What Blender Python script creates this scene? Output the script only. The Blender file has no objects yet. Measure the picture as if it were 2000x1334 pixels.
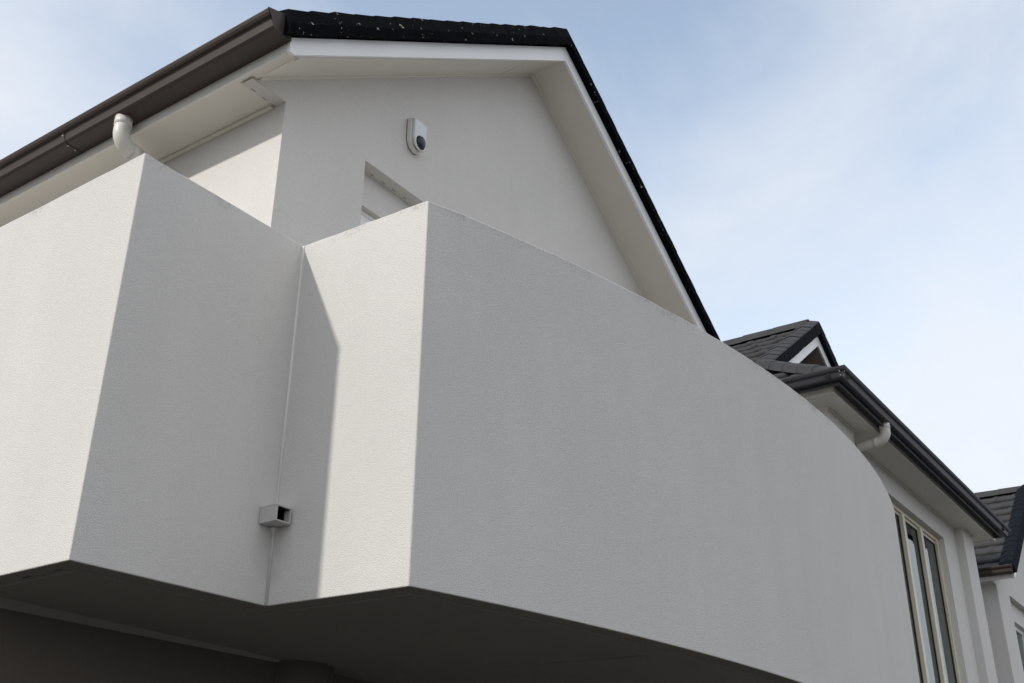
import bpy, bmesh, math, random
from mathutils import Vector, Matrix
random.seed(7)
R = math.radians
G = 1.6                                   # height of the viewer above the ground
S = bpy.context.scene
C = S.collection

# ------------------------------------------------------------------ camera
cam = bpy.data.cameras.new('camera'); co = bpy.data.objects.new('camera', cam); C.objects.link(co)
cam.sensor_width = 36; cam.lens = 2134.22 / 2000 * 36; cam.clip_start = 0.05; cam.clip_end = 5000
m = Matrix(((0.5715, -0.3606, -0.7371, 0), (-0.8205, -0.2429, -0.5174, 0), (0.0075, 0.9006, -0.4347, G), (0, 0, 0, 1)))
co.matrix_world = m
S.camera = co

# ------------------------------------------------------------------ world
SUN_DIR = Vector((-1.06, 0.354, 0.712)).normalized()       # towards the sun
elev = math.asin(SUN_DIR.z)
W = bpy.data.worlds.new('World'); S.world = W; W.use_nodes = True
nt = W.node_tree; nt.nodes.clear()
def N(t, **k):
    n = nt.nodes.new(t)
    for a, v in k.items():
        if a.startswith('i_'): n.inputs[a[2:].replace('_', ' ')].default_value = v
        else: setattr(n, a, v)
    return n
out = N('ShaderNodeOutputWorld'); bg = N('ShaderNodeBackground'); bg.inputs['Strength'].default_value = 0.1
sky = N('ShaderNodeTexSky', sky_type='NISHITA'); sky.sun_disc = False; sky.sun_elevation = elev
sky.sun_rotation = math.atan2(SUN_DIR.x, SUN_DIR.y); sky.air_density = 1.0; sky.dust_density = 0.6; sky.ozone_density = 1.5
tc = N('ShaderNodeTexCoord'); mp = N('ShaderNodeMapping'); mp.inputs['Scale'].default_value = (1, 1, 1.5)
n1 = N('ShaderNodeTexNoise'); n1.inputs['Scale'].default_value = 2.6; n1.inputs['Detail'].default_value = 9; n1.inputs['Roughness'].default_value = 0.56; n1.inputs['Distortion'].default_value = 0.5
dot = N('ShaderNodeVectorMath', operation='DOT_PRODUCT'); dot.inputs[1].default_value = Vector((0.62, 0.42, 0.85)).normalized()
mr = N('ShaderNodeMapRange'); mr.inputs['From Min'].default_value = 0.82; mr.inputs['From Max'].default_value = 0.985; mr.inputs['To Min'].default_value = 1.08; mr.inputs['To Max'].default_value = 0.14
m2 = N('ShaderNodeMath', operation='MULTIPLY_ADD'); m2.inputs[1].default_value = 1.9; m2.inputs[2].default_value = -0.97
ad = N('ShaderNodeMath', operation='ADD'); ad.use_clamp = True
mix = N('ShaderNodeMix', data_type='RGBA')
mix.inputs['B'].default_value = (8.6, 8.95, 9.55, 1)
tint = N('ShaderNodeMix', data_type='RGBA', blend_type='MULTIPLY'); tint.inputs['Factor'].default_value = 1.0
tint.inputs['B'].default_value = (4.8, 3.75, 2.85, 1)
L = nt.links.new
L(tc.outputs['Generated'], mp.inputs['Vector']); L(mp.outputs[0], n1.inputs['Vector'])
L(tc.outputs['Generated'], dot.inputs[0]); L(dot.outputs['Value'], mr.inputs['Value'])
L(n1.outputs['Fac'], m2.inputs[0]); L(m2.outputs[0], ad.inputs[0]); L(mr.outputs[0], ad.inputs[1])
L(sky.outputs[0], tint.inputs['A']); L(tint.outputs['Result'], mix.inputs['A']); L(ad.outputs[0], mix.inputs['Factor'])
L(mix.outputs['Result'], bg.inputs['Color']); L(bg.outputs[0], out.inputs['Surface'])

# ------------------------------------------------------------------ sun
sl = bpy.data.lights.new('sun', 'SUN'); sl.energy = 2.75; sl.angle = R(1.6); sl.color = (1.0, 0.95, 0.885)
so = bpy.data.objects.new('sun', sl); C.objects.link(so)
so.rotation_euler = SUN_DIR.to_track_quat('Z', 'Y').to_euler(); so.location = SUN_DIR * 30
S.view_settings.view_transform = 'Standard'; S.view_settings.look = 'None'
S.view_settings.exposure = 0.0; S.view_settings.gamma = 1.0

# ------------------------------------------------------------------ materials
def mat(name, col, rough=0.6, bump=None, var=0.05, vscale=3.0, metal=0.0, spec=0.5, fleck=None):
    """bump = (scale, strength, distance, stretch) ; var = large-scale tone variation"""
    M = bpy.data.materials.new(name); M.use_nodes = True; t = M.node_tree; b = t.nodes['Principled BSDF']
    b.inputs['Roughness'].default_value = rough; b.inputs['Metallic'].default_value = metal
    b.inputs['Specular IOR Level'].default_value = spec
    tc = t.nodes.new('ShaderNodeTexCoord'); src = tc.outputs['Object']
    n = t.nodes.new('ShaderNodeTexNoise'); n.inputs['Scale'].default_value = vscale; n.inputs['Detail'].default_value = 5; n.inputs['Roughness'].default_value = 0.6
    t.links.new(src, n.inputs['Vector'])
    r = t.nodes.new('ShaderNodeMapRange'); r.inputs['From Min'].default_value = 0.25; r.inputs['From Max'].default_value = 0.75
    r.inputs['To Min'].default_value = 1 - var; r.inputs['To Max'].default_value = 1 + var
    t.links.new(n.outputs['Fac'], r.inputs['Value'])
    mx = t.nodes.new('ShaderNodeVectorMath'); mx.operation = 'SCALE'; mx.inputs[0].default_value = col[:3]
    t.links.new(r.outputs[0], mx.inputs['Scale']); last = mx.outputs[0]
    if bump:
        sc, st, di, stretch = bump
        mp = t.nodes.new('ShaderNodeMapping'); mp.inputs['Scale'].default_value = (1, 1, stretch)
        t.links.new(src, mp.inputs['Vector'])
        n2 = t.nodes.new('ShaderNodeTexNoise'); n2.inputs['Scale'].default_value = sc; n2.inputs['Detail'].default_value = 4; n2.inputs['Roughness'].default_value = 0.62
        t.links.new(mp.outputs[0], n2.inputs['Vector'])
        bp = t.nodes.new('ShaderNodeBump'); bp.inputs['Strength'].default_value = st; bp.inputs['Distance'].default_value = di
        t.links.new(n2.outputs['Fac'], bp.inputs['Height']); t.links.new(bp.outputs[0], b.inputs['Normal'])
    if fleck:
        fc, fs, th = fleck
        n3 = t.nodes.new('ShaderNodeTexNoise'); n3.inputs['Scale'].default_value = fs; n3.inputs['Detail'].default_value = 3; n3.inputs['Roughness'].default_value = 0.7
        t.links.new(src, n3.inputs['Vector'])
        r3 = t.nodes.new('ShaderNodeMapRange'); r3.inputs['From Min'].default_value = th; r3.inputs['From Max'].default_value = th + 0.02
        t.links.new(n3.outputs['Fac'], r3.inputs['Value'])
        m3 = t.nodes.new('ShaderNodeMix'); m3.data_type = 'RGBA'; m3.inputs['B'].default_value = (*fc, 1)
        t.links.new(r3.outputs[0], m3.inputs['Factor']); t.links.new(last, m3.inputs['A']); last = m3.outputs['Result']
    t.links.new(last, b.inputs['Base Color'])
    return M

def render_mat(name, col, bumpscale, st, dist, var=0.03, streak=0.05, grime_shade=None):
    """acrylic render: fine trowel texture, faint vertical water marks"""
    M = mat(name, col, 0.85, (bumpscale, st, dist, 1.9), var, 1.7, spec=0.25)
    t = M.node_tree; b = t.nodes['Principled BSDF']
    base = b.inputs['Base Color'].links[0].from_socket
    tc = t.nodes.new('ShaderNodeTexCoord'); mp = t.nodes.new('ShaderNodeMapping'); mp.inputs['Scale'].default_value = (5, 5, 0.5)
    n = t.nodes.new('ShaderNodeTexNoise'); n.inputs['Scale'].default_value = 1.4; n.inputs['Detail'].default_value = 6
    t.links.new(tc.outputs['Object'], mp.inputs['Vector']); t.links.new(mp.outputs[0], n.inputs['Vector'])
    r = t.nodes.new('ShaderNodeMapRange'); r.inputs['From Min'].default_value = 0.3; r.inputs['From Max'].default_value = 0.7
    r.inputs['To Min'].default_value = 1 - streak; r.inputs['To Max'].default_value = 1.0
    t.links.new(n.outputs['Fac'], r.inputs['Value'])
    # fine grain of the sand in the render
    g = t.nodes.new('ShaderNodeTexNoise'); g.inputs['Scale'].default_value = bumpscale * 1.2; g.inputs['Detail'].default_value = 3
    t.links.new(tc.outputs['Object'], g.inputs['Vector'])
    rg = t.nodes.new('ShaderNodeMapRange'); rg.inputs['From Min'].default_value = 0.3; rg.inputs['From Max'].default_value = 0.7
    rg.inputs['To Min'].default_value = 0.94; rg.inputs['To Max'].default_value = 1.04
    t.links.new(g.outputs['Fac'], rg.inputs['Value'])
    mu = t.nodes.new('ShaderNodeMath'); mu.operation = 'MULTIPLY'
    t.links.new(r.outputs[0], mu.inputs[0]); t.links.new(rg.outputs[0], mu.inputs[1])
    v = t.nodes.new('ShaderNodeVectorMath'); v.operation = 'SCALE'
    t.links.new(base, v.inputs[0]); t.links.new(mu.outputs[0], v.inputs['Scale']); last = v.outputs[0]
    if grime_shade:   # shade below the overflow box put into the colour, broken by noise
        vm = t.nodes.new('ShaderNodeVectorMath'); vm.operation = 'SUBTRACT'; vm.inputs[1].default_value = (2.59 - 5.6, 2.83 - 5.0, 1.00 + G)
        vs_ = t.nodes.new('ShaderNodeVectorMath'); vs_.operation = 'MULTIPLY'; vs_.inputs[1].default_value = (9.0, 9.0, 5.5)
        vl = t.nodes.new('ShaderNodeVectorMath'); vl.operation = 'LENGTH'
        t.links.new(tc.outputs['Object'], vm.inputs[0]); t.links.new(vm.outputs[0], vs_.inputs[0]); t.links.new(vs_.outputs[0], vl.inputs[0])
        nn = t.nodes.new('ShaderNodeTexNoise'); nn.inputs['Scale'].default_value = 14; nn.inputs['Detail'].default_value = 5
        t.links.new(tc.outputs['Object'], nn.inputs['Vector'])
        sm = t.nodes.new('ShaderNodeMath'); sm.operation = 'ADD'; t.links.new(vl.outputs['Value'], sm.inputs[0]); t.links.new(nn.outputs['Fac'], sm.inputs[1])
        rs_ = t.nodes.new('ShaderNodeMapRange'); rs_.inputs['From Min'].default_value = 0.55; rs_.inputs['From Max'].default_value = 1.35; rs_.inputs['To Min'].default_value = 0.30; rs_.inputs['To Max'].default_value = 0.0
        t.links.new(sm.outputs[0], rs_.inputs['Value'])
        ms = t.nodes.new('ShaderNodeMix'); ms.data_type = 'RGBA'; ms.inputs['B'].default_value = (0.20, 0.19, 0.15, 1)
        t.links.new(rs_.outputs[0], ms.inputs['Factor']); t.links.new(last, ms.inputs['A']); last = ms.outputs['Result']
        # grime gathered along the top edge of the parapet, in specks
        z0, z1, amt = grime_shade
        sp = t.nodes.new('ShaderNodeSeparateXYZ'); t.links.new(tc.outputs['Object'], sp.inputs[0])
        rz = t.nodes.new('ShaderNodeMapRange'); rz.inputs['From Min'].default_value = z0; rz.inputs['From Max'].default_value = z1
        t.links.new(sp.outputs['Z'], rz.inputs['Value'])
        n4 = t.nodes.new('ShaderNodeTexNoise'); n4.inputs['Scale'].default_value = 90; n4.inputs['Detail'].default_value = 4
        t.links.new(tc.outputs['Object'], n4.inputs['Vector'])
        n5 = t.nodes.new('ShaderNodeTexNoise'); n5.inputs['Scale'].default_value = 6; n5.inputs['Detail'].default_value = 3
        t.links.new(tc.outputs['Object'], n5.inputs['Vector'])
        p = t.nodes.new('ShaderNodeMath'); p.operation = 'MULTIPLY'; t.links.new(n4.outputs['Fac'], p.inputs[0]); t.links.new(n5.outputs['Fac'], p.inputs[1])
        q = t.nodes.new('ShaderNodeMath'); q.operation = 'MULTIPLY'; t.links.new(p.outputs[0], q.inputs[0]); t.links.new(rz.outputs[0], q.inputs[1])
        rr = t.nodes.new('ShaderNodeMapRange'); rr.inputs['From Min'].default_value = 0.19; rr.inputs['From Max'].default_value = 0.31; rr.inputs['To Max'].default_value = amt
        t.links.new(q.outputs[0], rr.inputs['Value'])
        mm = t.nodes.new('ShaderNodeMix'); mm.data_type = 'RGBA'; mm.inputs['B'].default_value = (0.16, 0.155, 0.14, 1)
        t.links.new(rr.outputs[0], mm.inputs['Factor']); t.links.new(last, mm.inputs['A']); last = mm.outputs['Result']
    t.links.new(last, b.inputs['Base Color'])
    return M

WALL = (0.665, 0.650, 0.622)
M_par = render_mat('parapet_render', (0.675, 0.661, 0.634), 185, 0.65, 0.0060, 0.028, 0.03, grime_shade=(2.10 + G, 2.27 + G, 0.35))
M_wall = render_mat('wall_render', WALL, 110, 0.4, 0.005, 0.03, 0.02)
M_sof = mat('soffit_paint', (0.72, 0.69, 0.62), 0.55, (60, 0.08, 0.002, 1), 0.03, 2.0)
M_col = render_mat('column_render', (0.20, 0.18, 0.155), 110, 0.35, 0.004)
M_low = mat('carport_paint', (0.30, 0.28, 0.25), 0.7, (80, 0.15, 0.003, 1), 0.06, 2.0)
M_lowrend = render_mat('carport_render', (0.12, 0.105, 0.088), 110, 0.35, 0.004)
M_fas = mat('fascia_paint', (0.72, 0.70, 0.65), 0.35, (40, 0.05, 0.002, 1), 0.02, 2.0)
M_white = mat('barge_paint', (0.87, 0.88, 0.89), 0.32, (30, 0.06, 0.002, 1), 0.03, 1.5)
M_gut = mat('gutter_steel', (0.050, 0.038, 0.032), 0.5, (12, 0.05, 0.004, 1), 0.08, 4.0, spec=0.3)
M_gutw = mat('gutter_steel_dark', (0.044, 0.046, 0.054), 0.55, (12, 0.05, 0.004, 1), 0.08, 4.0, spec=0.4)
M_tile = mat('roof_tile', (0.041, 0.042, 0.044), 0.8, (70, 0.6, 0.006, 1), 0.22, 6.0, spec=0.25, fleck=((0.20, 0.20, 0.18), 38, 0.72))
M_verge = mat('verge_tile', (0.0050, 0.0056, 0.0072), 0.9, (95, 0.9, 0.008, 1), 0.3, 9.0, spec=0.03, fleck=((0.34, 0.34, 0.29), 24, 0.668))
M_verge2 = mat('verge_tile_shade', (0.009, 0.0115, 0.0155), 0.85, (95, 0.7, 0.006, 1), 0.2, 9.0, spec=0.05)  # shade of the front faces put into the colour; no flecks
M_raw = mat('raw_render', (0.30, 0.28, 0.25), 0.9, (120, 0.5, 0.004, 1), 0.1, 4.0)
M_pipe = mat('pipe_plastic', (0.66, 0.64, 0.59), 0.38, (30, 0.03, 0.002, 1), 0.03, 3.0)
M_case = mat('alarm_plastic', (0.74, 0.73, 0.69), 0.35, (30, 0.02, 0.001, 1), 0.02, 8.0)
M_cover = mat('alarm_cover', (0.70, 0.73, 0.77), 0.3, (30, 0.02, 0.001, 1), 0.02, 8.0)
M_lens = mat('alarm_lens', (0.006, 0.018, 0.032), 0.35, None, 0.02, 3.0)
M_frame = mat('window_frame', (0.68, 0.62, 0.50), 0.4, (30, 0.03, 0.001, 1), 0.02, 3.0)
M_wframe = mat('white_frame', (0.82, 0.82, 0.80), 0.35, (30, 0.03, 0.001, 1), 0.02, 3.0)
M_black = mat('black_rubber', (0.012, 0.012, 0.013), 0.5, None, 0.02, 3.0)
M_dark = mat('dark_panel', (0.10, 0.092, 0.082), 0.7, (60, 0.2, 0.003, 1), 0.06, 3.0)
M_room = mat('room_paint', (0.25, 0.26, 0.26), 0.9, None, 0.05, 3.0)
M_blind = mat('blind_slats', (0.80, 0.81, 0.80), 0.6, None, 0.04, 3.0)
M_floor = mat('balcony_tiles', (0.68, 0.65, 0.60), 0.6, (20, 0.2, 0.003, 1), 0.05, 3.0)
M_scup = mat('scupper_paint', (0.50, 0.49, 0.47), 0.6, (60, 0.2, 0.002, 1), 0.05, 9.0)
M_bead = mat('sealant', (0.66, 0.65, 0.62), 0.5, (60, 0.3, 0.002, 1), 0.03, 9.0)
M_asph = mat('asphalt', (0.055, 0.054, 0.052), 0.9, (120, 0.7, 0.01, 1), 0.15, 0.7)
def glass_mat():
    M = bpy.data.materials.new('window_glass'); M.use_nodes = True; t = M.node_tree; t.nodes.clear()
    o = t.nodes.new('ShaderNodeOutputMaterial'); mx = t.nodes.new('ShaderNodeMixShader')
    gl = t.nodes.new('ShaderNodeBsdfGlossy'); gl.inputs['Roughness'].default_value = 0.01; gl.inputs['Color'].default_value = (0.92, 0.98, 1.0, 1)
    tr = t.nodes.new('ShaderNodeBsdfTransparent'); tr.inputs['Color'].default_value = (0.84, 0.90, 0.90, 1)
    fr = t.nodes.new('ShaderNodeFresnel'); fr.inputs['IOR'].default_value = 2.5
    tc = t.nodes.new('ShaderNodeTexCoord'); n = t.nodes.new('ShaderNodeTexNoise'); n.inputs['Scale'].default_value = 1.5
    bp = t.nodes.new('ShaderNodeBump'); bp.inputs['Strength'].default_value = 0.05; bp.inputs['Distance'].default_value = 0.01
    t.links.new(tc.outputs['Object'], n.inputs['Vector']); t.links.new(n.outputs['Fac'], bp.inputs['Height'])
    t.links.new(bp.outputs[0], gl.inputs['Normal'])
    t.links.new(fr.outputs[0], mx.inputs[0]); t.links.new(tr.outputs[0], mx.inputs[1]); t.links.new(gl.outputs[0], mx.inputs[2])
    t.links.new(mx.outputs[0], o.inputs['Surface'])
    return M
M_glass = glass_mat()

# ------------------------------------------------------------------ mesh helpers (coordinates: viewer's eye at z = 0; G lifts them onto the ground)
class MB:
    def __init__(s): s.bm = bmesh.new()
    def box(s, x0, x1, y0, y1, z0, z1, bev=0.0):
        vs = [s.bm.verts.new((x, y, z)) for z in (z0, z1) for y in (y0, y1) for x in (x0, x1)]
        fs = [s.bm.faces.new([vs[i] for i in f]) for f in ((0, 2, 3, 1), (4, 5, 7, 6), (0, 1, 5, 4), (2, 6, 7, 3), (0, 4, 6, 2), (1, 3, 7, 5))]
        if bev:
            es = list({e for f in fs for e in f.edges})
            bmesh.ops.bevel(s.bm, geom=es, offset=bev, segments=2, affect='EDGES', profile=0.6)
        return s
    def prism(s, poly, vec):
        """closed prism: polygon (3-D points) moved by vec"""
        a = [s.bm.verts.new(p) for p in poly]; b = [s.bm.verts.new(Vector(p) + Vector(vec)) for p in poly]
        s.bm.faces.new(a); s.bm.faces.new(b[::-1]); n = len(a)
        for i in range(n): s.bm.faces.new((a[i], b[i], b[(i + 1) % n], a[(i + 1) % n]))
        return s
    def py(s, pts, y0, y1): return s.prism([(x, y0, z) for x, z in pts], (0, y1 - y0, 0))
    def px(s, pts, x0, x1): return s.prism([(x0, y, z) for y, z in pts], (x1 - x0, 0, 0))
    def pz(s, pts, z0, z1): return s.prism([(x, y, z0) for x, y in pts], (0, 0, z1 - z0))
    def tube(s, path, r, seg=28):
        pts = [Vector(p) for p in path]; rings = []
        for i, p in enumerate(pts):
            d = (pts[min(i + 1, len(pts) - 1)] - pts[max(i - 1, 0)]).normalized()
            ref = Vector((0.3, 1, 0.2)).cross(d).normalized() if abs(d.y) < 0.9 else Vector((1, 0, 0.1)).cross(d).normalized()
            if rings: ref = (prev - d * prev.dot(d)).normalized()
            prev = ref; w = d.cross(ref); rr = r[i] if isinstance(r, (list, tuple)) else r
            rings.append([s.bm.verts.new(p + (ref * math.cos(a) + w * math.sin(a)) * rr) for a in [2 * math.pi * k / seg for k in range(seg)]])
        for a, b in zip(rings, rings[1:]):
            for k in range(seg): s.bm.faces.new((a[k], a[(k + 1) % seg], b[(k + 1) % seg], b[k])).smooth = True
        s.bm.faces.new(rings[0][::-1]); s.bm.faces.new(rings[-1])
        return s
    def build(s, name, material, parent=None, bevel=0.0, smooth=False):
        bmesh.ops.recalc_face_normals(s.bm, faces=s.bm.faces)
        base = Vector((0, 0, 0)); q = parent
        if parent is not None: base = WORLD[parent.name]
        off = Vector((0, 0, G)) - base
        bmesh.ops.translate(s.bm, verts=s.bm.verts, vec=off)
        me = bpy.data.meshes.new(name); s.bm.to_mesh(me); s.bm.free()
        if smooth:
            for p in me.polygons: p.use_smooth = True
        for mm in (material if isinstance(material, (list, tuple)) else [material]): me.materials.append(mm)
        o = bpy.data.objects.new(name, me); C.objects.link(o)
        o.parent = parent; WORLD[o.name] = base
        if bevel:
            md = o.modifiers.new('bevel', 'BEVEL'); md.width = bevel; md.segments = 2; md.limit_method = 'ANGLE'; md.angle_limit = R(35)
            md.harden_normals = False
        return o
WORLD = {}
def tag(o, label, cat=None, group=None, kind=None):
    if label: o['label'] = label
    if cat: o['category'] = cat
    if group: o['group'] = group
    if kind: o['kind'] = kind
    return o
def thing(name, loc, label, cat, group=None):
    o = bpy.data.objects.new(name, None); C.objects.link(o); o.location = loc; o.empty_display_size = 0.3
    WORLD[o.name] = Vector(loc); return tag(o, label, cat, group)

def clip(bm, planes):
    for p, n in planes:
        bmesh.ops.bisect_plane(bm, geom=bm.verts[:] + bm.edges[:] + bm.faces[:], plane_co=p, plane_no=n, clear_outer=True, dist=1e-5)

def tile_slope(O, U, Sd, ulen, slen, planes=(), course=0.33, tw=0.30):
    """courses of interlocking concrete tiles on a slope. O: eaves corner, U along the eaves, Sd up the slope"""
    O, U, Sd = Vector(O), Vector(U).normalized(), Vector(Sd).normalized(); Nn = U.cross(Sd).normalized()
    if Nn.z < 0: Nn = -Nn
    bm = bmesh.new(); nc = int(math.ceil(slen / course)); nu = int(math.ceil(ulen / tw)) + 1
    prof = [(0.0, 0.003), (0.016, 0.010), (0.045, 0.012), (0.074, 0.009), (0.09, 0.001), (0.16, 0.0), (0.225, 0.005), (0.285, 0.001)]
    sp = [(0.0, -0.012, 0), (-0.004, 0.022, 1), (0.006, 0.042, 1), (0.03, 0.052, 1), (0.08, 0.050, 1), (0.17, 0.030, 1), (course + 0.01, 0.000, 1)]
    for i in range(nc):
        for j in range(nu):
            jit = random.uniform(-0.002, 0.003); ju = random.uniform(-0.003, 0.003); js = random.uniform(-0.006, 0.006)
            u0 = j * tw - (tw / 2 if i % 2 else 0)
            grid = []
            for (ss, hh, f) in sp:
                row = []
                for (uu, ph) in prof + [(tw - 0.004, 0.006)]:
                    uq = min(max(u0 + uu + ju, 0), ulen)
                    sq = min(max(i * course + ss + js, 0), slen)
                    row.append(bm.verts.new(O + U * uq + Sd * sq + Nn * (hh + (ph + jit) * f)))
                grid.append(row)
            if u0 + tw < 0.02 or u0 > ulen - 0.01:
                for r_ in grid:
                    for v in r_: bm.verts.remove(v)
                continue
            for a, b in zip(grid, grid[1:]):
                for k in range(len(a) - 1):
                    bm.faces.new((a[k], a[k + 1], b[k + 1], b[k])).smooth = True
    clip(bm, planes)
    mb = MB(); mb.bm.free(); mb.bm = bm
    return mb

def cap_run(p0, p1, sect, n, side, up, overlap=0.03, grow=1.05, two=False):
    """run of overlapping cap tiles from p0 to p1. sect: [(a,b)] offsets along side and up; each is a bit fatter at its lower end"""
    p0, p1 = Vector(p0), Vector(p1); d = (p1 - p0); Ln = d.length; d = d.normalized()
    side, up = Vector(side), Vector(up); mb = MB(); bm = mb.bm
    for i in range(n):
        a = Ln * i / n - overlap; b = Ln * (i + 1) / n; jit = random.uniform(-0.003, 0.003); ja = random.uniform(-0.004, 0.004)
        r0 = []; r1 = []
        for (u, v) in sect:
            r0.append(bm.verts.new(p0 + d * a + side * (u * grow) + up * (v * grow + jit + ja + 0.003)))
            r1.append(bm.verts.new(p0 + d * b + side * u + up * (v + jit)))
        k = len(sect)
        for q in range(k): bm.faces.new((r0[q], r0[(q + 1) % k], r1[(q + 1) % k], r1[q]))
        bm.faces.new(r0[::-1]); bm.faces.new(r1)
    bmesh.ops.recalc_face_normals(bm, faces=bm.faces)
    for f in bm.faces:
        if two and f.normal.z > 0.5: f.material_index = 1  # lighter material on upward faces paints in the light from above
    return mb

def gutter_mesh(path, outn, wd=0.173):
    """ogee-less quad gutter run along path points (lip line), outn = outward normals per segment; mitred"""
    # profile: (outward offset from the lip, z from the lip)
    prof = [(-0.030, -0.030), (-0.016, -0.029), (-0.007, -0.018), (-0.001, -0.004), (0.0, 0.0), (-0.004, 0.003), (-0.010, 0.003), (-0.016, 0.000), (-0.034, -0.033),
            (-0.046, -0.080), (-0.053, -0.087), (-0.062, -0.091), (-wd + 0.002, -0.093), (-wd, -0.001), (-wd + 0.006, -0.001), (-wd + 0.008, -0.086), (-0.060, -0.083), (-0.052, -0.076), (-0.028, -0.022), (-0.024, -0.012)]
    mb = MB(); bm = mb.bm; rings = []
    P = [Vector(p) for p in path]
    for i, p in enumerate(P):
        if i == 0: nrm = Vector(outn[0])
        elif i == len(P) - 1: nrm = Vector(outn[-1])
        else: nrm = Vector(outn[i - 1]) + Vector(outn[i])
        rings.append([bm.verts.new(p + nrm * a + Vector((0, 0, b))) for a, b in prof])
    k = len(prof)
    for a, b in zip(rings, rings[1:]):
        for q in range(k): bm.faces.new((a[q], a[(q + 1) % k], b[(q + 1) % k], b[q]))
    bm.faces.new(rings[0][::-1]); bm.faces.new(rings[-1])
    return mb
CAP = [(0.002, 0.004), (-0.020, -0.024), (-0.046, -0.082), (-0.058, -0.094), (-0.172, -0.097), (-0.172, 0.060)]

# ------------------------------------------------------------------ the setting
tag(MB().box(-300, 300, -300, 300, -G - 0.5, -G).build('ground', M_asph), None, kind='structure')

# ------------------------------------------------------------------ gable-fronted house: roof, boards, gutter, used by both gable houses
K = 0.69                                  # roof pitch
def gable_roof(H, dx, dy, depth, verge_mat, gut_mat, ridge_x=5.6, pipe_y=4.70, tone=None, seams=()):
    X = lambda x: x + dx
    Y = lambda y: y + dy
    yv = 3.454; y1 = yv + depth; ax = ridge_x
    btop = lambda x: 5.682 - K * abs(x - ax)
    bbot = lambda x: 5.550 - K * abs(x - ax)
    xl, xr = 2.922, 2 * ax - 2.922
    # roof: structure slab + tile courses
    mb = MB()
    for sgn in (-1, 1):
        xe = ax + sgn * (ax - 2.93)
        mb.py([(X(ax), 5.74), (X(xe), 5.74 - K * (ax - 2.93)), (X(xe), 5.705 - K * (ax - 2.93)), (X(ax), 5.705)], Y(yv + 0.03), Y(y1))
    roof = mb.build('roof', M_tile, H)
    hyp = math.hypot(1, K); sl = (ax - 2.845) * hyp
    for sgn in (-1, 1):
        xe = ax + sgn * (ax - 2.845)
        t = tile_slope((X(xe), Y(yv + 0.02), 5.745 - K * (ax - 2.845)), (0, 1, 0), (-sgn, 0, K), depth - 0.02, sl)
        t.build('tile_courses', M_tile, roof)
    cap_run((X(ax), Y(y1), 5.79), (X(ax), Y(yv + 0.06), 5.79), [(-0.12, -0.06), (-0.06, 0.04), (0, 0.065), (0.06, 0.04), (0.12, -0.06)], max(3, int(depth / 0.38)), (1, 0, 0), (0, 0, 1)).build('ridge_caps', M_tile, roof, smooth=False)
    # verge tiles: section seen from the front has a steep upper face and a short plumb lip
    sect = [(0.0, 0.006), (-0.050, -0.004), (-0.056, 0.060), (-0.020, 0.165), (0.06, 0.190), (0.16, 0.150), (0.16, 0.03)]
    for sgn in (-1, 1):
        p_lo = (X(ax + sgn * (ax - 2.885)), Y(yv), btop(2.885)); p_hi = (X(ax + sgn * 0.004), Y(yv), btop(ax))
        cap_run(p_lo, p_hi, [(a, b) for a, b in sect], 17, (0, 1, 0), (0, 0, 1), 0.025, 1.04).build('verge_tiles', verge_mat, roof)
    # barge boards
    bl = MB(); bl.py([(X(2.925), 3.749), (X(2.959), 3.747), (X(ax), bbot(ax)), (X(ax), btop(ax)), (X(2.922), btop(2.922))], Y(yv), Y(yv + 0.022))
    bl.build('barge_board', M_white, H, bevel=0.002)
    br = MB(); br.py([(X(ax), bbot(ax)), (X(xr), bbot(xr)), (X(xr), btop(xr)), (X(ax), btop(ax))], Y(yv), Y(yv + 0.022))
    br.build('barge_board', M_white, H, bevel=0.002)
    # raking soffits under the verge
    for sgn in (-1, 1):
        xe = ax + sgn * (ax - 2.992)
        z0 = lambda x: 5.560 - K * abs(x - ax)
        mb = MB(); mb.py([(X(ax), z0(ax)), (X(xe), z0(xe)), (X(xe), z0(xe) + 0.012), (X(ax), z0(ax) + 0.012)], Y(yv + 0.022), Y(3.775))
        rs = mb.build('raking_soffit', M_sof, H)
        mo = MB(); xa = ax + sgn * (ax - 3.01)
        mo.py([(X(ax), z0(ax) - 0.012), (X(xa), z0(xa) - 0.012), (X(xa), z0(xa) - 0.001), (X(ax), z0(ax) - 0.001)], Y(3.745), Y(3.7695))
        mo.build('cornice_bead', M_sof, rs)
        mo = MB()
        mo.py([(X(ax), z0(ax) - 0.006), (X(xa), z0(xa) - 0.006), (X(xa), z0(xa) - 0.001), (X(ax), z0(ax) - 0.001)], Y(yv + 0.023), Y(yv + 0.053))
        mo.build('edge_trim', M_sof, rs)
        xj = ax + sgn * 0.42
        mj = MB(); mj.py([(X(xj), z0(xj) - 0.003), (X(xj + sgn * 0.02), z0(xj + sgn * 0.02) - 0.003), (X(xj + sgn * 0.02), z0(xj + sgn * 0.02) - 0.0005), (X(xj), z0(xj) - 0.0005)], Y(yv + 0.054), Y(3.744))
        mj.build('joint_strip', M_sof, rs)
    # left eaves
    MB().box(X(2.924), X(2.944), Y(yv + 0.023), Y(y1), 3.748, 3.872).build('fascia', M_fas, H, bevel=0.002)
    es = MB().box(X(2.945), X(3.215), Y(3.8585), Y(y1), 3.762, 3.772).box(X(2.945), X(2.9915), Y(yv + 0.024), Y(3.858), 3.762, 3.772).build('eave_soffit', M_sof, H)
    mo = MB(); mo.px([(0, 0)], 0, 0) if False else None
    mo.box(X(3.186), X(3.2095), Y(3.862), Y(y1), 3.742, 3.7615).build('cornice_bead', M_sof, es, bevel=0.004)
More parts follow.
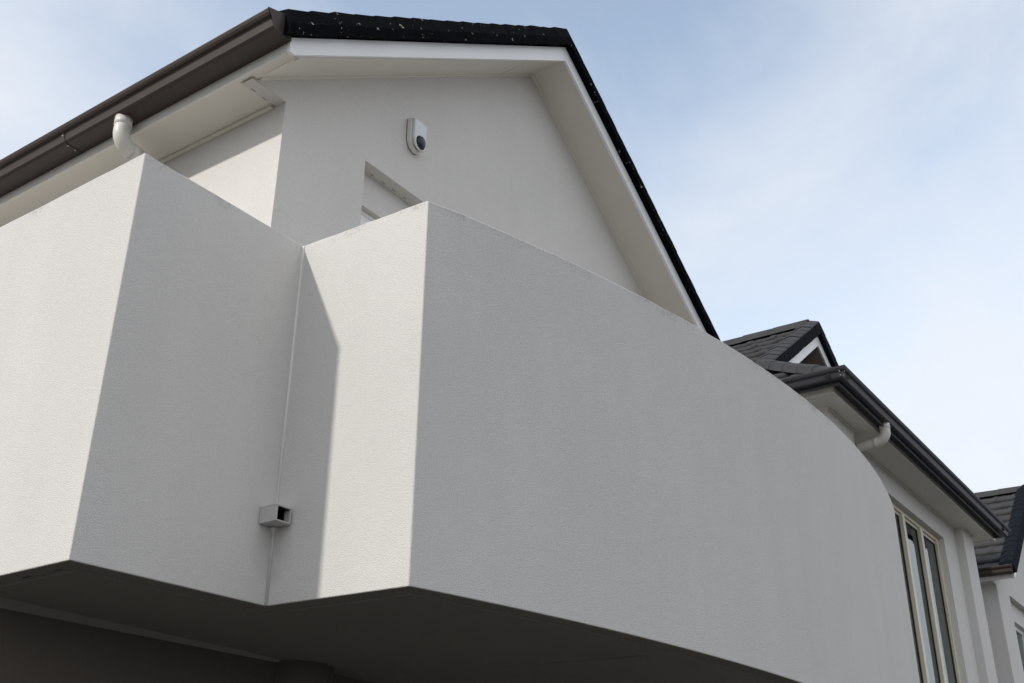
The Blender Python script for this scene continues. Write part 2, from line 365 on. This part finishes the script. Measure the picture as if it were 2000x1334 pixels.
    g = gutter_mesh([(X(2.75), Y(yv - 0.004), 3.900), (X(2.75), Y(y1), 3.900)], [(-1, 0, 0)]).build('gutter', gut_mat, H)
    ec = MB(); ec.prism([(X(2.75) - a, Y(yv - 0.008), 3.900 + b) for a, b in CAP], (0, 0.003, 0)); ec.build('end_cap', gut_mat, g)
    for ys in seams:
        se = MB(); se.prism([(X(2.75) - a - 0.0006, Y(ys), 3.900 + b - 0.0008) for a, b in CAP[1:5]] + [(X(2.75) - a, Y(ys), 3.900 + b + 0.002) for a, b in CAP[1:5]][::-1], (0, 0.006, 0)); se.build('joint_seam', gut_mat, g)
        for a, b in ((-0.030, -0.050), (-0.075, -0.0945), (-0.125, -0.096)):
            MB().box(X(2.75) - a - 0.003, X(2.75) - a + 0.003, Y(ys) + 0.007, Y(ys) + 0.013, 3.900 + b - 0.004, 3.900 + b + 0.002).build('rivet', M_fas, g)
    # right eaves (seen only from the side)
    MB().box(X(xr - 0.02), X(xr), Y(yv + 0.023), Y(y1), 3.748, 3.872).build('fascia', M_fas, H)
    MB().box(X(xr - 0.29), X(xr - 0.021), Y(3.80), Y(y1), 3.762, 3.772).build('eave_soffit', M_sof, H)
    return roof

def downpipe(H, top, to, mat_, r=0.046, drop=0.09, steps=9):
    """vertical outlet, bend, then a nearly level run towards 'to' and down the wall"""
    top = Vector(top); to = Vector(to); h = (to - top); h.z = 0; Ln = h.length; h.normalize()
    br = 0.088; path = [top, top - Vector((0, 0, drop))]; c = top - Vector((0, 0, drop)) + h * br
    amax = R(84)
    for i in range(1, steps + 1):
        a = amax * i / steps
        path.append(c + (-h) * br * math.cos(a) + Vector((0, 0, -br * math.sin(a))))
    d = (h * math.sin(amax) + Vector((0, 0, -math.cos(amax))))
    e = path[-1] + d * max(0.02, Ln - 2 * br); path.append(e)
    c2 = e + Vector((0, 0, -br))
    for i in range(1, steps + 1):
        a = R(90) * i / steps
        path.append(c2 + h * br * math.sin(a) + Vector((0, 0, br * math.cos(a))))
    path.append(path[-1] - Vector((0, 0, 2.6)))
    p = MB().tube(path, r).build('downpipe', mat_, H)
    MB().tube([top - Vector((0, 0, -0.004)), top - Vector((0, 0, 0.052)), top - Vector((0, 0, 0.0535))], [r + 0.003, r + 0.003, r + 0.0005]).build('pipe_collar', mat_, p)
    b0 = path[2 + steps - 1]
    MB().tube([b0 - d * 0.004, b0 + d * 0.045], r + 0.0025).build('pipe_collar', mat_, p)
    return p

# ================================================================== main house
H = thing('house', (5.6, 5.0, 0), 'cream rendered gable house with the large projecting balcony and black verge tiles', 'house', 'attached gable fronted houses')
roof = gable_roof(H, 0, 0, 6.0, M_verge, M_gut, seams=(5.17,))
top = lambda x: 5.567 - 0.688 * abs(x - 5.61)
g = -G
XR = 8.0
w = MB(); y0, y1 = 3.77, 3.99
w.py([(3.21, g), (3.856, g), (3.856, top(3.856)), (3.21, top(3.21))], y0, y1)
w.py([(3.856, 3.744), (5.0, 3.744), (5.0, top(5.0)), (3.856, top(3.856))], y0, y1)
w.py([(5.0, g), (XR, g), (XR, top(XR)), (5.61, top(5.61)), (5.0, top(5.0))], y0, y1)
w.py([(3.856, g), (5.0, g), (5.0, 1.1), (3.856, 1.1)], y0, y1)
w.py([(2.968, 3.752), (3.21, 3.752), (3.21, top(3.21)), (2.968, top(2.968))], y0, 3.858)
gw = w.build('gable_wall', M_wall, H)
for yy, xa in ((3.775 + 0.066, 3.03), (3.775 + 0.070, 3.11), (3.775 + 0.070, 3.185)):
    MB().box(xa - 0.002, xa + 0.026, yy, yy + 0.006, 3.7505, 3.7535).build('drip_slot', M_raw, gw)
for xa in (3.88, 3.98, 4.08, 4.18, 4.28, 4.38): MB().box(xa, xa + 0.028, 3.836, 3.842, 3.7425, 3.7455).build('drip_slot', M_raw, gw)
MB().box(3.21, 3.43, 3.99, 9.4, g, 3.775).build('side_wall', M_wall, H)
MB().box(XR - 0.2, XR, 3.99, 9.4, g, 3.775).build('side_wall', M_wall, H)
MB().box(3.43, XR - 0.2, 9.2, 9.4, g, 3.775).build('rear_wall', M_wall, H)
MB().box(XR, 9.09, 3.80, 3.99, g, 3.775).build('link_wall', M_wall, H)
# recess with the balcony door window
MB().box(3.857, 4.999, 3.858, 3.95, 3.515, 3.7435).build('recess_wall', M_wall, H)
wd = MB(); wd.box(3.857, 3.8945, 3.880, 3.98, 1.1, 3.5145); wd.build('balcony_window', M_wall, H)
fr = MB()
fr.box(3.895, 3.918, 3.890, 3.94, 1.1, 3.5145); fr.box(4.95, 4.998, 3.890, 3.94, 1.1, 3.5145); fr.box(3.9181, 4.9499, 3.892, 3.938, 3.485, 3.5145); fr.box(3.9181, 4.9499, 3.892, 3.938, 1.1, 1.15)
fr.build('window_frame', M_wframe, wd.__dict__.get('o', H) if False else bpy.data.objects['balcony_window'], bevel=0.003)
MB().box(3.9183, 3.929, 3.889, 3.8975, 1.1505, 3.4845).build('seal', M_black, bpy.data.objects['balcony_window'])
MB().box(3.9262, 4.9495, 3.898, 3.930, 1.1505, 3.4845).build('door_leaf', M_wframe, bpy.data.objects['balcony_window'])
downpipe(H, (2.853, 4.70, 3.812), (3.15, 4.70, 0), M_pipe)

# ------------------------------------------------------------------ balcony
cx, cy, rad = 5.447, 10.737, 8.955
A_, B_, C_ = Vector((1.838, 2.859)), Vector((2.592, 2.836)), Vector((2.632, 2.240))
def arc(r, x0, x1, n):
    a0 = math.acos((x0 - cx) / r); a1 = math.acos((x1 - cx) / r)
    return [Vector((cx + r * math.cos(a0 + (a1 - a0) * i / n), cy - r * math.sin(a0 + (a1 - a0) * i / n))) for i in range(n + 1)]
NA = 110
def seg(a, b, n): return [a.lerp(b, i / n) for i in range(n)]
n1, n2, n3 = 60, 26, 20
outer = seg(Vector((1.843, 8.2)), A_, n1) + seg(A_, B_, n2) + seg(B_, C_, n3) + arc(rad, C_.x, 7.42, NA) + [Vector((7.44, 3.765))]
T = 0.17
Ai, Bi, Ci = A_ + Vector((T, 0.16)), B_ + Vector((T, 0.16)), arc(rad - T, C_.x + T, 7.42 - T, NA)[0]
inner = seg(Vector((1.843 + T, 8.2)), Ai, n1) + seg(Ai, Bi, n2) + seg(Bi, Ci, n3) + arc(rad - T, C_.x + T, 7.42 - T, NA) + [Vector((7.44 - T, 3.765))]
Tb = 0.062
def zt(p):
    if p.x <= 2.5921: return 2.238 - 0.014 * max(0, (p.x - 1.838) / 0.754)
    if p.x < 2.632: return 2.224 + 0.018 * (p.x - 2.592) / 0.04
    return 2.242
def zb(p): return 0.8 - 0.025 * max(0, p.x - 2.63)
bm = bmesh.new()
def ring(pts, fz): return [bm.verts.new((p.x, p.y, fz(p))) for p in pts]
jz = [random.uniform(-1, 1) for _ in outer]; jz = [0.0012 * (jz[i] + 0.6 * jz[i - 1]) for i in range(len(outer))]
ot, ob, it, ib = [bm.verts.new((p.x, p.y, zt(p) + j)) for p, j in zip(outer, jz)], ring(outer, zb), ring(inner, lambda p: zt(p) - 0.004), ring(inner, lambda p: zb(p))
for i in range(len(outer) - 1):
    sm = 3 <= i < 3 + NA
    for k, q in enumerate(((ob[i], ob[i + 1], ot[i + 1], ot[i]), (ot[i], ot[i + 1], it[i + 1], it[i]), (it[i], it[i + 1], ib[i + 1], ib[i]), (ib[i], ib[i + 1], ob[i + 1], ob[i]))):
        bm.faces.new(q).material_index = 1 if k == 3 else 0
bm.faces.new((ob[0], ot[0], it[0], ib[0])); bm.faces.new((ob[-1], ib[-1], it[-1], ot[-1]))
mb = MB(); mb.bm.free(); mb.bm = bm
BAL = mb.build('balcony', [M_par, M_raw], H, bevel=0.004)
for p in BAL.data.polygons: p.use_smooth = True
BAL.data.set_sharp_from_angle(angle=R(12))
# concrete slab / floor and soffit follow the same outline, butted inside the parapet
def sheet(name, off, zf, thick, material, parent, back=3.50, zextra=0.0):
    pts = [Vector((1.843 + off, 8.0)), A_ + Vector((off, off)), B_ + Vector((off, off))] + arc(rad - off, C_.x + off, 7.42 - off, 40) + [Vector((7.44 - off, 3.765)), Vector((3.2, 3.765)), Vector((3.2, 8.0))]
    b = bmesh.new()
    lo = [b.verts.new((p.x, p.y, zf(p))) for p in pts]; hi = [b.verts.new((p.x, p.y, zf(p) + thick)) for p in pts]
    b.faces.new(lo); b.faces.new(hi[::-1]); n = len(pts)
    for i in range(n): b.faces.new((lo[i], hi[i], hi[(i + 1) % n], lo[(i + 1) % n]))
    bmesh.ops.triangulate(b, faces=[f for f in b.faces if len(f.verts) > 4])
    k = MB(); k.bm.free(); k.bm = b
    return k.build(name, material, parent)
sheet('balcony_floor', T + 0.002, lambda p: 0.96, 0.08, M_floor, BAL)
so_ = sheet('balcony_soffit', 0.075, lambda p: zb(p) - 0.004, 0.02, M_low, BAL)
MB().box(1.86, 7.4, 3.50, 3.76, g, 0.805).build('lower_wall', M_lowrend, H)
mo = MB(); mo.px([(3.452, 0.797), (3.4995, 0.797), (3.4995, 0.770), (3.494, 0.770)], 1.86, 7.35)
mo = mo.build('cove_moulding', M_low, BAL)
cc = Vector((3.44, 3.52))
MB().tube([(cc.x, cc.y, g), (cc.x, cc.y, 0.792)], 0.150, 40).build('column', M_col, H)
# little joint line in the soffit sheets
j = MB(); j.prism([(3.861, 2.75, zb(Vector((3.86, 0))) - 0.0055), (3.875, 2.75, zb(Vector((3.86, 0))) - 0.0055), (3.942, 2.10, zb(Vector((3.94, 0))) - 0.0065), (3.928, 2.10, zb(Vector((3.93, 0))) - 0.0065)], (0, 0, 0.0012)); j.build('joint_strip', M_low, so_)
# drip slots along the parapet's underside
for i in range(12):
    MB().box(1.838 + 0.050, 1.838 + 0.056, 2.97 + i * 0.16, 3.01 + i * 0.16, 0.7985, 0.8015).build('drip_slot', M_dark, BAL)
# seam of sealant down the inner corner
MB().tube([(2.590, 2.834, 0.802), (2.591, 2.833, 1.5), (2.591, 2.834, 2.22)], 0.0065, 8).build('sealant_bead', M_bead, BAL)
# overflow scupper box in the inner corner, open to the front
x0, x1, ya, yb_, z0, z1 = 2.520, 2.589, 2.752, 2.836, 1.072, 1.130
sc = MB(); th = 0.005
sc.box(x0, x0 + th, ya, yb_, z0, z1); sc.box(x1 - th, x1, ya, yb_, z0, z1); sc.box(x0 + th, x1 - th, ya, yb_, z0, z0 + th); sc.box(x0 + th, x1 - th, ya, yb_, z1 - th, z1)
scu = sc.build('scupper', M_scup, BAL, bevel=0.0012)
li = MB(); a_ = 0.001
li.box(x0 + th, x0 + th + a_, ya + 0.006, yb_, z0 + th, z1 - th); li.box(x1 - th - a_, x1 - th, ya + 0.030, yb_, z0 + th, z1 - th)
li.box(x0 + th + a_, x1 - th - a_, ya + 0.006, yb_, z1 - th - a_, z1 - th); li.box(x0 + th + a_, x1 - th - a_, yb_ - 0.010, yb_ - 0.006, z0 + th, z1 - th - a_)
li.build('scupper_shade', M_black, scu)  # black sheets that paint the shade inside the opening
fi = MB(); fi.px([(ya, z1), (ya, z1 + 0.002), (yb_, z1 + 0.010), (yb_, z1)], x0 - 0.001, x1); fi.build('sealant_bead', M_bead, scu)
fi = MB(); fi.prism([(x0, yb_, z0), (x1, yb_, z0), (x1, ya, z0)], (0, 0, -0.001)); 
MB().tube([(2.586, 2.832, z0), (2.588, 2.833, z0 - 0.012), (2.590, 2.8345, z0 - 0.035)], [0.022, 0.010, 0.004], 10).build('sealant_bead', M_bead, scu)

# ================================================================== alarm siren on the gable wall
SI = thing('alarm_siren', (4.25, 3.77, 4.0 + G), 'white alarm siren box with a dark blue dome lens on the gable wall', 'alarm siren')
def siren_outline(sx, sz, n=18):
    pts = [(-0.5, 0.46), (-0.5, 0.0)]
    for i in range(n + 1):
        a = math.pi + math.pi * i / n
        pts.append((0.5 * math.cos(a), -0.12 + 0.38 * math.sin(a)))
    pts += [(0.5, 0.0), (0.5, 0.46)]
    for i in range(1, 6):
        a = i / 6; pts.append((0.5 - a, 0.46 + 0.04 * math.sin(math.pi * a)))
    return [(x * sx, z * sz) for x, z in pts]
scx, scz = 4.268, 4.150
SW, SH = 0.140, 0.235
ou = siren_outline(SW, SH)
def loft(levels, name, material, parent, bevel=0.003, sm=False):
    """levels: [(y, scale, dz)]"""
    mb = MB(); b = mb.bm; rings = []
    for (y, s_, dz) in levels: rings.append([b.verts.new((scx + x * s_, y, scz + z * s_ + dz)) for x, z in ou])
    n = len(ou)
    for p, q in zip(rings, rings[1:]):
        for k in range(n): b.faces.new((p[k], p[(k + 1) % n], q[(k + 1) % n], q[k]))
    b.faces.new(rings[0]); b.faces.new(rings[-1][::-1])
    return mb.build(name, material, parent, bevel=bevel)
loft([(3.769, 1.0, -0.002), (3.765, 1.0, -0.002)], 'backplate', M_room, SI, 0)
loft([(3.7645, 1.0, 0), (3.737, 0.98, 0), (3.731, 0.94, 0)], 'case', M_case, SI)
# front cover: bulged, tapering towards the lower end where the lens sits
cov = MB(); b = cov.bm; rings = []
for (y, s_) in ((3.7305, 0.90), (3.720, 0.88), (3.714, 0.83), (3.711, 0.70)):
    rings.append([b.verts.new((scx + x * s_, y - 0.006 * (z / SH + 0.5) * (1 if y < 3.725 else 0), scz + 0.004 + z * s_)) for x, z in ou])
for p, q in zip(rings, rings[1:]):
    for k in range(len(ou)): b.faces.new((p[k], p[(k + 1) % len(ou)], q[(k + 1) % len(ou)], q[k])).smooth = True
b.faces.new(rings[0]); b.faces.new(rings[-1][::-1])
cov.build('cover', M_cover, SI)
ln = MB(); b = ln.bm
bmesh.ops.create_uvsphere(b, u_segments=32, v_segments=20, radius=1.0)
bmesh.ops.scale(b, vec=(0.045, 0.034, 0.052), verts=b.verts)
bmesh.ops.translate(b, vec=(scx, 3.716, scz - 0.060), verts=b.verts)
for f in b.faces: f.smooth = True
ln.build('lens', M_lens, SI)
rg = MB(); rg.tube([(scx, 3.718, scz - 0.060), (scx, 3.709, scz - 0.060), (scx, 3.707, scz - 0.060)], [0.058, 0.056, 0.051], 32); rg.build('lens_ring', M_case, SI)

# ================================================================== attached wing with the tall window
WG = thing('townhouse_wing', (11.5, 5.0, 0), 'wing with tall cream framed window under a tiled hip roof with small gablet', 'house')
XL, XRt = 9.09, 14.15
yw = 3.02
EL, ER, EY = 8.571, 14.645, 2.545         # gutter lip lines
w = MB()
WH, WLx, WRx = 3.515, 9.95, 13.10
w.box(WRx, 13.67, yw, yw + 0.2, g, 3.765); w.box(XL + 0.1, WLx, yw, yw + 0.2, g, 3.765)
w.box(WLx, WRx, yw, yw + 0.2, WH, 3.765); w.box(WLx, WRx, yw, yw + 0.2, g, 1.0)
fw = w.build('front_wall', M_wall, WG)
MB().box(XL, 9.77, 2.906, yw - 0.0, g, 3.764).build('pilaster', M_wall, WG, bevel=0.004)
MB().box(13.67, XRt, 2.925, yw + 0.2, g, 3.764).build('pilaster', M_wall, WG, bevel=0.004)
MB().box(XL, XL + 0.2, yw + 0.2, 9.0, g, 3.765).build('side_wall', M_wall, WG)
MB().box(XRt - 0.2, XRt, yw + 0.2, 9.0, g, 3.765).build('side_wall', M_wall, WG)
MB().box(XL, XRt, 9.0, 9.2, g, 3.765).build('rear_wall', M_wall, WG)
# window
gy = 3.122; fy = 3.090
wn = MB()
wn.box(WRx - 0.07, WRx - 0.001, fy - 0.005, 3.21, 1.0, WH - 0.001); wn.box(WLx + 0.001, WLx + 0.07, fy - 0.005, 3.21, 1.0, WH - 0.001)
wn.box(WLx + 0.07, WRx - 0.07, fy - 0.005, 3.21, WH - 0.045, WH - 0.001); wn.box(WLx + 0.07, WRx - 0.07, fy - 0.005, 3.21, 1.0, 1.05)
win = wn.build('window', M_frame, WG, bevel=0.003)
mull = [12.375, 11.715, 11.055, 10.395]
for mx_ in mull:
    MB().box(mx_ - 0.040, mx_ + 0.040, fy - 0.016, 3.15, 1.051, WH - 0.046).build('mullion', M_frame, win, bevel=0.003)
edges = [WRx - 0.07] + [v for mx_ in mull for v in (mx_ + 0.040, mx_ - 0.040)] + [WLx + 0.07]
for i in range(0, len(edges), 2):
    a, b_ = edges[i + 1] + 0.0005, edges[i] - 0.0005
    if b_ - a < 0.05: continue
    s_ = MB()
    s_.box(a, b_, gy - 0.014, gy + 0.012, WH - 0.075, WH - 0.047)
    s_.build('sash_rail', M_frame, win)
    ga = MB(); ga.box(b_ - 0.016, b_, gy - 0.008, gy + 0.004, 1.052, WH - 0.076); ga.box(a, b_ - 0.016, gy - 0.008, gy + 0.004, WH - 0.086, WH - 0.076)
    ga.build('gasket', M_black, win)
    MB().box(a, b_ - 0.016, gy, gy + 0.004, 1.052, WH - 0.087).build('pane', M_glass, win)
bl = MB(); z = 1.1
while z < 3.44:
    bl.prism([(WLx + 0.05, 3.255, z), (WRx - 0.05, 3.255, z), (WRx - 0.05, 3.275, z + 0.027), (WLx + 0.05, 3.275, z + 0.027)], (0, 0.0015, 0)); z += 0.034
bl.build('blind', M_blind, win)
MB().box(WLx - 0.1, WRx + 0.1, 3.9, 3.95, 0.9, 3.6).build('room_wall', M_room, WG)
MB().box(15.75, 15.95, 3.45, 9.0, g, 4.9).build('sun_blocker', M_wall, WG)  # added wall, unseen, keeps sun off the far house's side wall
# eaves
fx0, fx1, fyf = 8.7485, 14.4675, 2.7225
fa = MB(); fa.box(fx0, fx1, fyf, fyf + 0.02, 3.748, 3.872); fa.build('fascia', M_fas, WG, bevel=0.002)
fa = MB(); fa.box(fx0, fx0 + 0.02, fyf + 0.0205, 9.3, 3.748, 3.872); fa.build('fascia', M_fas, WG, bevel=0.002)
fa = MB(); fa.box(fx1 - 0.02, fx1, fyf + 0.0205, 9.3, 3.748, 3.872); fa.build('fascia', M_fas, WG, bevel=0.002)
sf = MB(); sf.box(fx0 + 0.021, fx1 - 0.021, fyf + 0.021, yw + 0.02, 3.764, 3.774); sf.box(fx0 + 0.021, XL, yw + 0.021, 9.3, 3.764, 3.774); sf.box(XRt, fx1 - 0.021, yw + 0.021, 9.3, 3.764, 3.774)
sf.build('eave_soffit', M_sof, WG)
bd = MB(); bd.box(9.771, 13.669, yw - 0.02, yw - 0.0005, 3.745, 3.7635); bd.box(XL - 0.018, 9.77, 2.888, 2.905, 3.745, 3.7635); bd.box(13.67, XRt, 2.907, 2.9245, 3.745, 3.7635); bd.box(XL - 0.018, XL - 0.0005, 2.906, 8.9, 3.745, 3.7635)
bd.build('cornice_bead', M_sof, WG)
gt = gutter_mesh([(EL, 9.3, 3.9), (EL, EY, 3.9), (ER, EY, 3.9), (ER, 9.3, 3.9)], [(-1, 0, 0), (0, -1, 0), (1, 0, 0)], 0.1765).build('gutter', M_gutw, WG)
for zz in (-0.036, -0.070): MB().box(EL + 0.05, EL + 0.057, EY + 0.006 - zz * 0.45, EY + 0.014 - zz * 0.45, 3.9 + zz - 0.003, 3.9 + zz + 0.003).build('rivet', M_fas, gt)
for zz in (-0.036, -0.068): MB().box(EL + 0.006 - zz * 0.45, EL + 0.014 - zz * 0.45, EY + 0.055, EY + 0.062, 3.9 + zz - 0.003, 3.9 + zz + 0.003).build('rivet', M_fas, gt)
downpipe(WG, (9.90, 2.645, 3.812), (9.90, 2.98, 0), M_pipe, drop=0.075)
# hipped roof with a gablet
ax2 = 11.525; ze = 3.846; yg = 3.70
hh = lambda t: ze + K * t
x_e, y_e = EL + 0.095, EY + 0.095
tR = ax2 - x_e
rf = MB()
zr = hh(tR)
rf.prism([(x_e, y_e, ze - 0.05), (x_e, 9.3, ze - 0.05), (ax2, 9.3, zr - 0.05), (ax2, y_e + tR, zr - 0.05)], (0, 0, -0.03))
rf.prism([(2 * ax2 - x_e, y_e, ze - 0.05), (2 * ax2 - x_e, 9.3, ze - 0.05), (ax2, 9.3, zr - 0.05), (ax2, y_e + tR, zr - 0.05)], (0, 0, -0.03))
rf.prism([(x_e, y_e, ze - 0.051), (2 * ax2 - x_e, y_e, ze - 0.051), (ax2, y_e + tR, zr - 0.021)], (0, 0, -0.03))
wroof = rf.build('roof', M_tile, WG)
sh = math.hypot(1, K)
hipL_n = Vector((1, -1, 0)).normalized()
# left slope: main part behind the hip and the gablet
t = tile_slope((x_e, y_e, ze - 0.03), (0, 1, 0), (1, 0, K), 9.3 - y_e, tR * sh, planes=[((x_e, y_e, 0), Vector((1, -1, 0)).normalized()), ((0, yg + 0.03, 0), Vector((0, 1, 0)))])
t.build('tile_courses', M_tile, wroof)
t = tile_slope((x_e, y_e, ze - 0.03), (0, 1, 0), (1, 0, K), 9.3 - y_e, tR * sh, planes=[((0, yg + 0.03, 0), Vector((0, -1, 0)))])
t.build('tile_courses', M_tile, wroof)
t = tile_slope((2 * ax2 - x_e, y_e, ze - 0.03), (0, 1, 0), (-1, 0, K), 9.3 - y_e, tR * sh, planes=[((2 * ax2 - x_e, y_e, 0), Vector((-1, -1, 0)).normalized())])
t.build('tile_courses', M_tile, wroof)
t = tile_slope((x_e, y_e, ze - 0.03), (1, 0, 0), (0, 1, K), 2 * tR, (yg - y_e + 0.1) * sh, planes=[((x_e, y_e, 0), Vector((-1, 1, 0)).normalized()), ((2 * ax2 - x_e, y_e, 0), Vector((1, 1, 0)).normalized())])
t.build('tile_courses', M_tile, wroof)
# gablet body (extends the side slopes forward to the verge plane yg)
zb_g = hh(yg - y_e) ; xb = x_e + (yg - y_e)
gs = MB()
for sgn in (-1, 1):
    xo = ax2 + sgn * (ax2 - xb)
    gs.prism([(xo, yg + 0.02, zb_g - 0.03), (xo, yg + 2.4, zb_g - 0.03), (ax2, yg + 2.4, zr - 0.03), (ax2, yg + 0.02, zr - 0.03)], (0, 0, -0.03))
gs.build('gablet_deck', M_tile, wroof)
for sgn in (1,):
    xo = ax2 + sgn * (ax2 - xb)
    tt = tile_slope((xo, yg + 0.04, zb_g - 0.022), (0, 1, 0), (-sgn, 0, K), 2.2, (ax2 - xb) * sh)
    tt.build('tile_courses', M_tile, wroof)
vs = [(0.0, -0.108), (-0.045, -0.116), (-0.052, -0.105), (-0.050, 0.034), (-0.040, 0.048), (0.06, 0.085), (0.17, 0.065), (0.17, -0.06)]
for sgn in (-1, 1):
    xo = ax2 + sgn * (ax2 - xb + 0.08)
    cap_run((xo, yg, zb_g - K * 0.08), (ax2 + sgn * 0.004, yg, zr), vs, 13, (0, 1, 0), (0, 0, 1), 0.02, 1.04, True).build('verge_tiles', [M_verge2, M_tile], wroof)  # darker fronts, lighter tops: shade and light put into the colour
bt = lambda x: zr - 0.114 - K * abs(x - ax2)
for sgn in (-1, 1):
    xo = ax2 + sgn * (ax2 - xb - 0.16)
    bb = MB(); bb.py([(ax2, bt(ax2)), (xo, bt(xo)), (xo, bt(xo) - 0.145), (ax2, bt(ax2) - 0.145)], yg, yg + 0.02); bb.build('barge_board', M_white, wroof)
    bb = MB(); bb.py([(ax2, bt(ax2) - 0.13), (xo, bt(xo) - 0.13), (xo, bt(xo) - 0.14), (ax2, bt(ax2) - 0.14)], yg + 0.021, yg + 0.26); bb.build('raking_soffit', M_low, wroof)
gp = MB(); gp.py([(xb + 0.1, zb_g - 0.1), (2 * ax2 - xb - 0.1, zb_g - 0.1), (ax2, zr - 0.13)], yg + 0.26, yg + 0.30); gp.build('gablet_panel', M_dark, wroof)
# ridge and hip caps
cs = [(-0.12, -0.05), (-0.065, 0.05), (0, 0.075), (0.065, 0.05), (0.12, -0.05)]
cap_run((ax2, 9.3, zr + 0.03), (ax2, yg + 0.07, zr + 0.03), cs, 14, (1, 0, 0), (0, 0, 1)).build('ridge_caps', M_tile, wroof)
for sgn in (-1, 1):
    p0 = (ax2 + sgn * (tR - 0.02), y_e - 0.02 + 0.04, ze + 0.045); p1 = (ax2 + sgn * (ax2 - xb), yg, zb_g + 0.055)
    sd = Vector((1, 1 * sgn, 0)).normalized()
    cap_run(p0, p1, [(-0.11, -0.045), (-0.075, 0.035), (0, 0.055), (0.075, 0.035), (0.11, -0.045)], 5, sd, (0, 0, 1), 0.04, 1.05).build('hip_caps', M_tile, wroof)

# ================================================================== far gable house
dx, dy = 13.66, -0.495
F = thing('house', (19.3, 4.6, 0), 'distant grey tiled gable house at the right edge, partly hidden behind the wing', 'house', 'attached gable fronted houses')
gable_roof(F, dx, dy, 5.0, M_verge2, M_gut, seams=())
w = MB(); y0, y1 = 3.77 + dy, 3.99 + dy
tp = lambda x: top(x - dx)
X = lambda x: x + dx
w.py([(X(3.21), g), (X(4.0), g), (X(4.0), tp(X(4.0))), (X(3.21), tp(X(3.21)))], y0, y1)
w.py([(X(4.0), 3.744), (X(5.4), 3.744), (X(5.4), tp(X(5.4))), (X(4.0), tp(X(4.0)))], y0, y1)
w.py([(X(5.4), g), (X(8.0), g), (X(8.0), tp(X(8.0))), (X(5.61), tp(X(5.61))), (X(5.4), tp(X(5.4)))], y0, y1)
w.py([(X(4.0), g), (X(5.4), g), (X(5.4), 1.1), (X(4.0), 1.1)], y0, y1)
w.py([(X(2.968), 3.752), (X(3.21), 3.752), (X(3.21), tp(X(3.21))), (X(2.968), tp(X(2.968)))], y0, y0 + 0.09)
w.build('gable_wall', M_wall, F)
MB().box(X(3.21), X(3.43), y1, 8.4, g, 3.775).build('side_wall', M_wall, F)
MB().box(X(7.8), X(8.0), y1, 8.4, g, 3.775).build('side_wall', M_wall, F)
MB().box(X(4.001), X(5.399), y0 + 0.09, y0 + 0.18, 3.45, 3.7435).build('recess_wall', M_wall, F)
fr = MB(); fr.box(X(4.02), X(4.09), y0 + 0.15, y0 + 0.2, 1.1, 3.449); fr.box(X(5.32), X(5.39), y0 + 0.15, y0 + 0.2, 1.1, 3.449); fr.box(X(4.0905), X(5.3195), y0 + 0.152, y0 + 0.198, 3.38, 3.448); fr.box(X(4.68), X(4.74), y0 + 0.153, y0 + 0.197, 1.1, 3.379)
fwn = fr.build('window', M_wframe, F)
MB().box(X(4.091), X(5.319), y0 + 0.175, y0 + 0.18, 1.1, 3.379).build('pane', M_glass, fwn)
MB().box(X(3.9), X(5.5), y0 + 0.6, y0 + 0.65, 1.0, 3.6).build('room_wall', M_room, F)
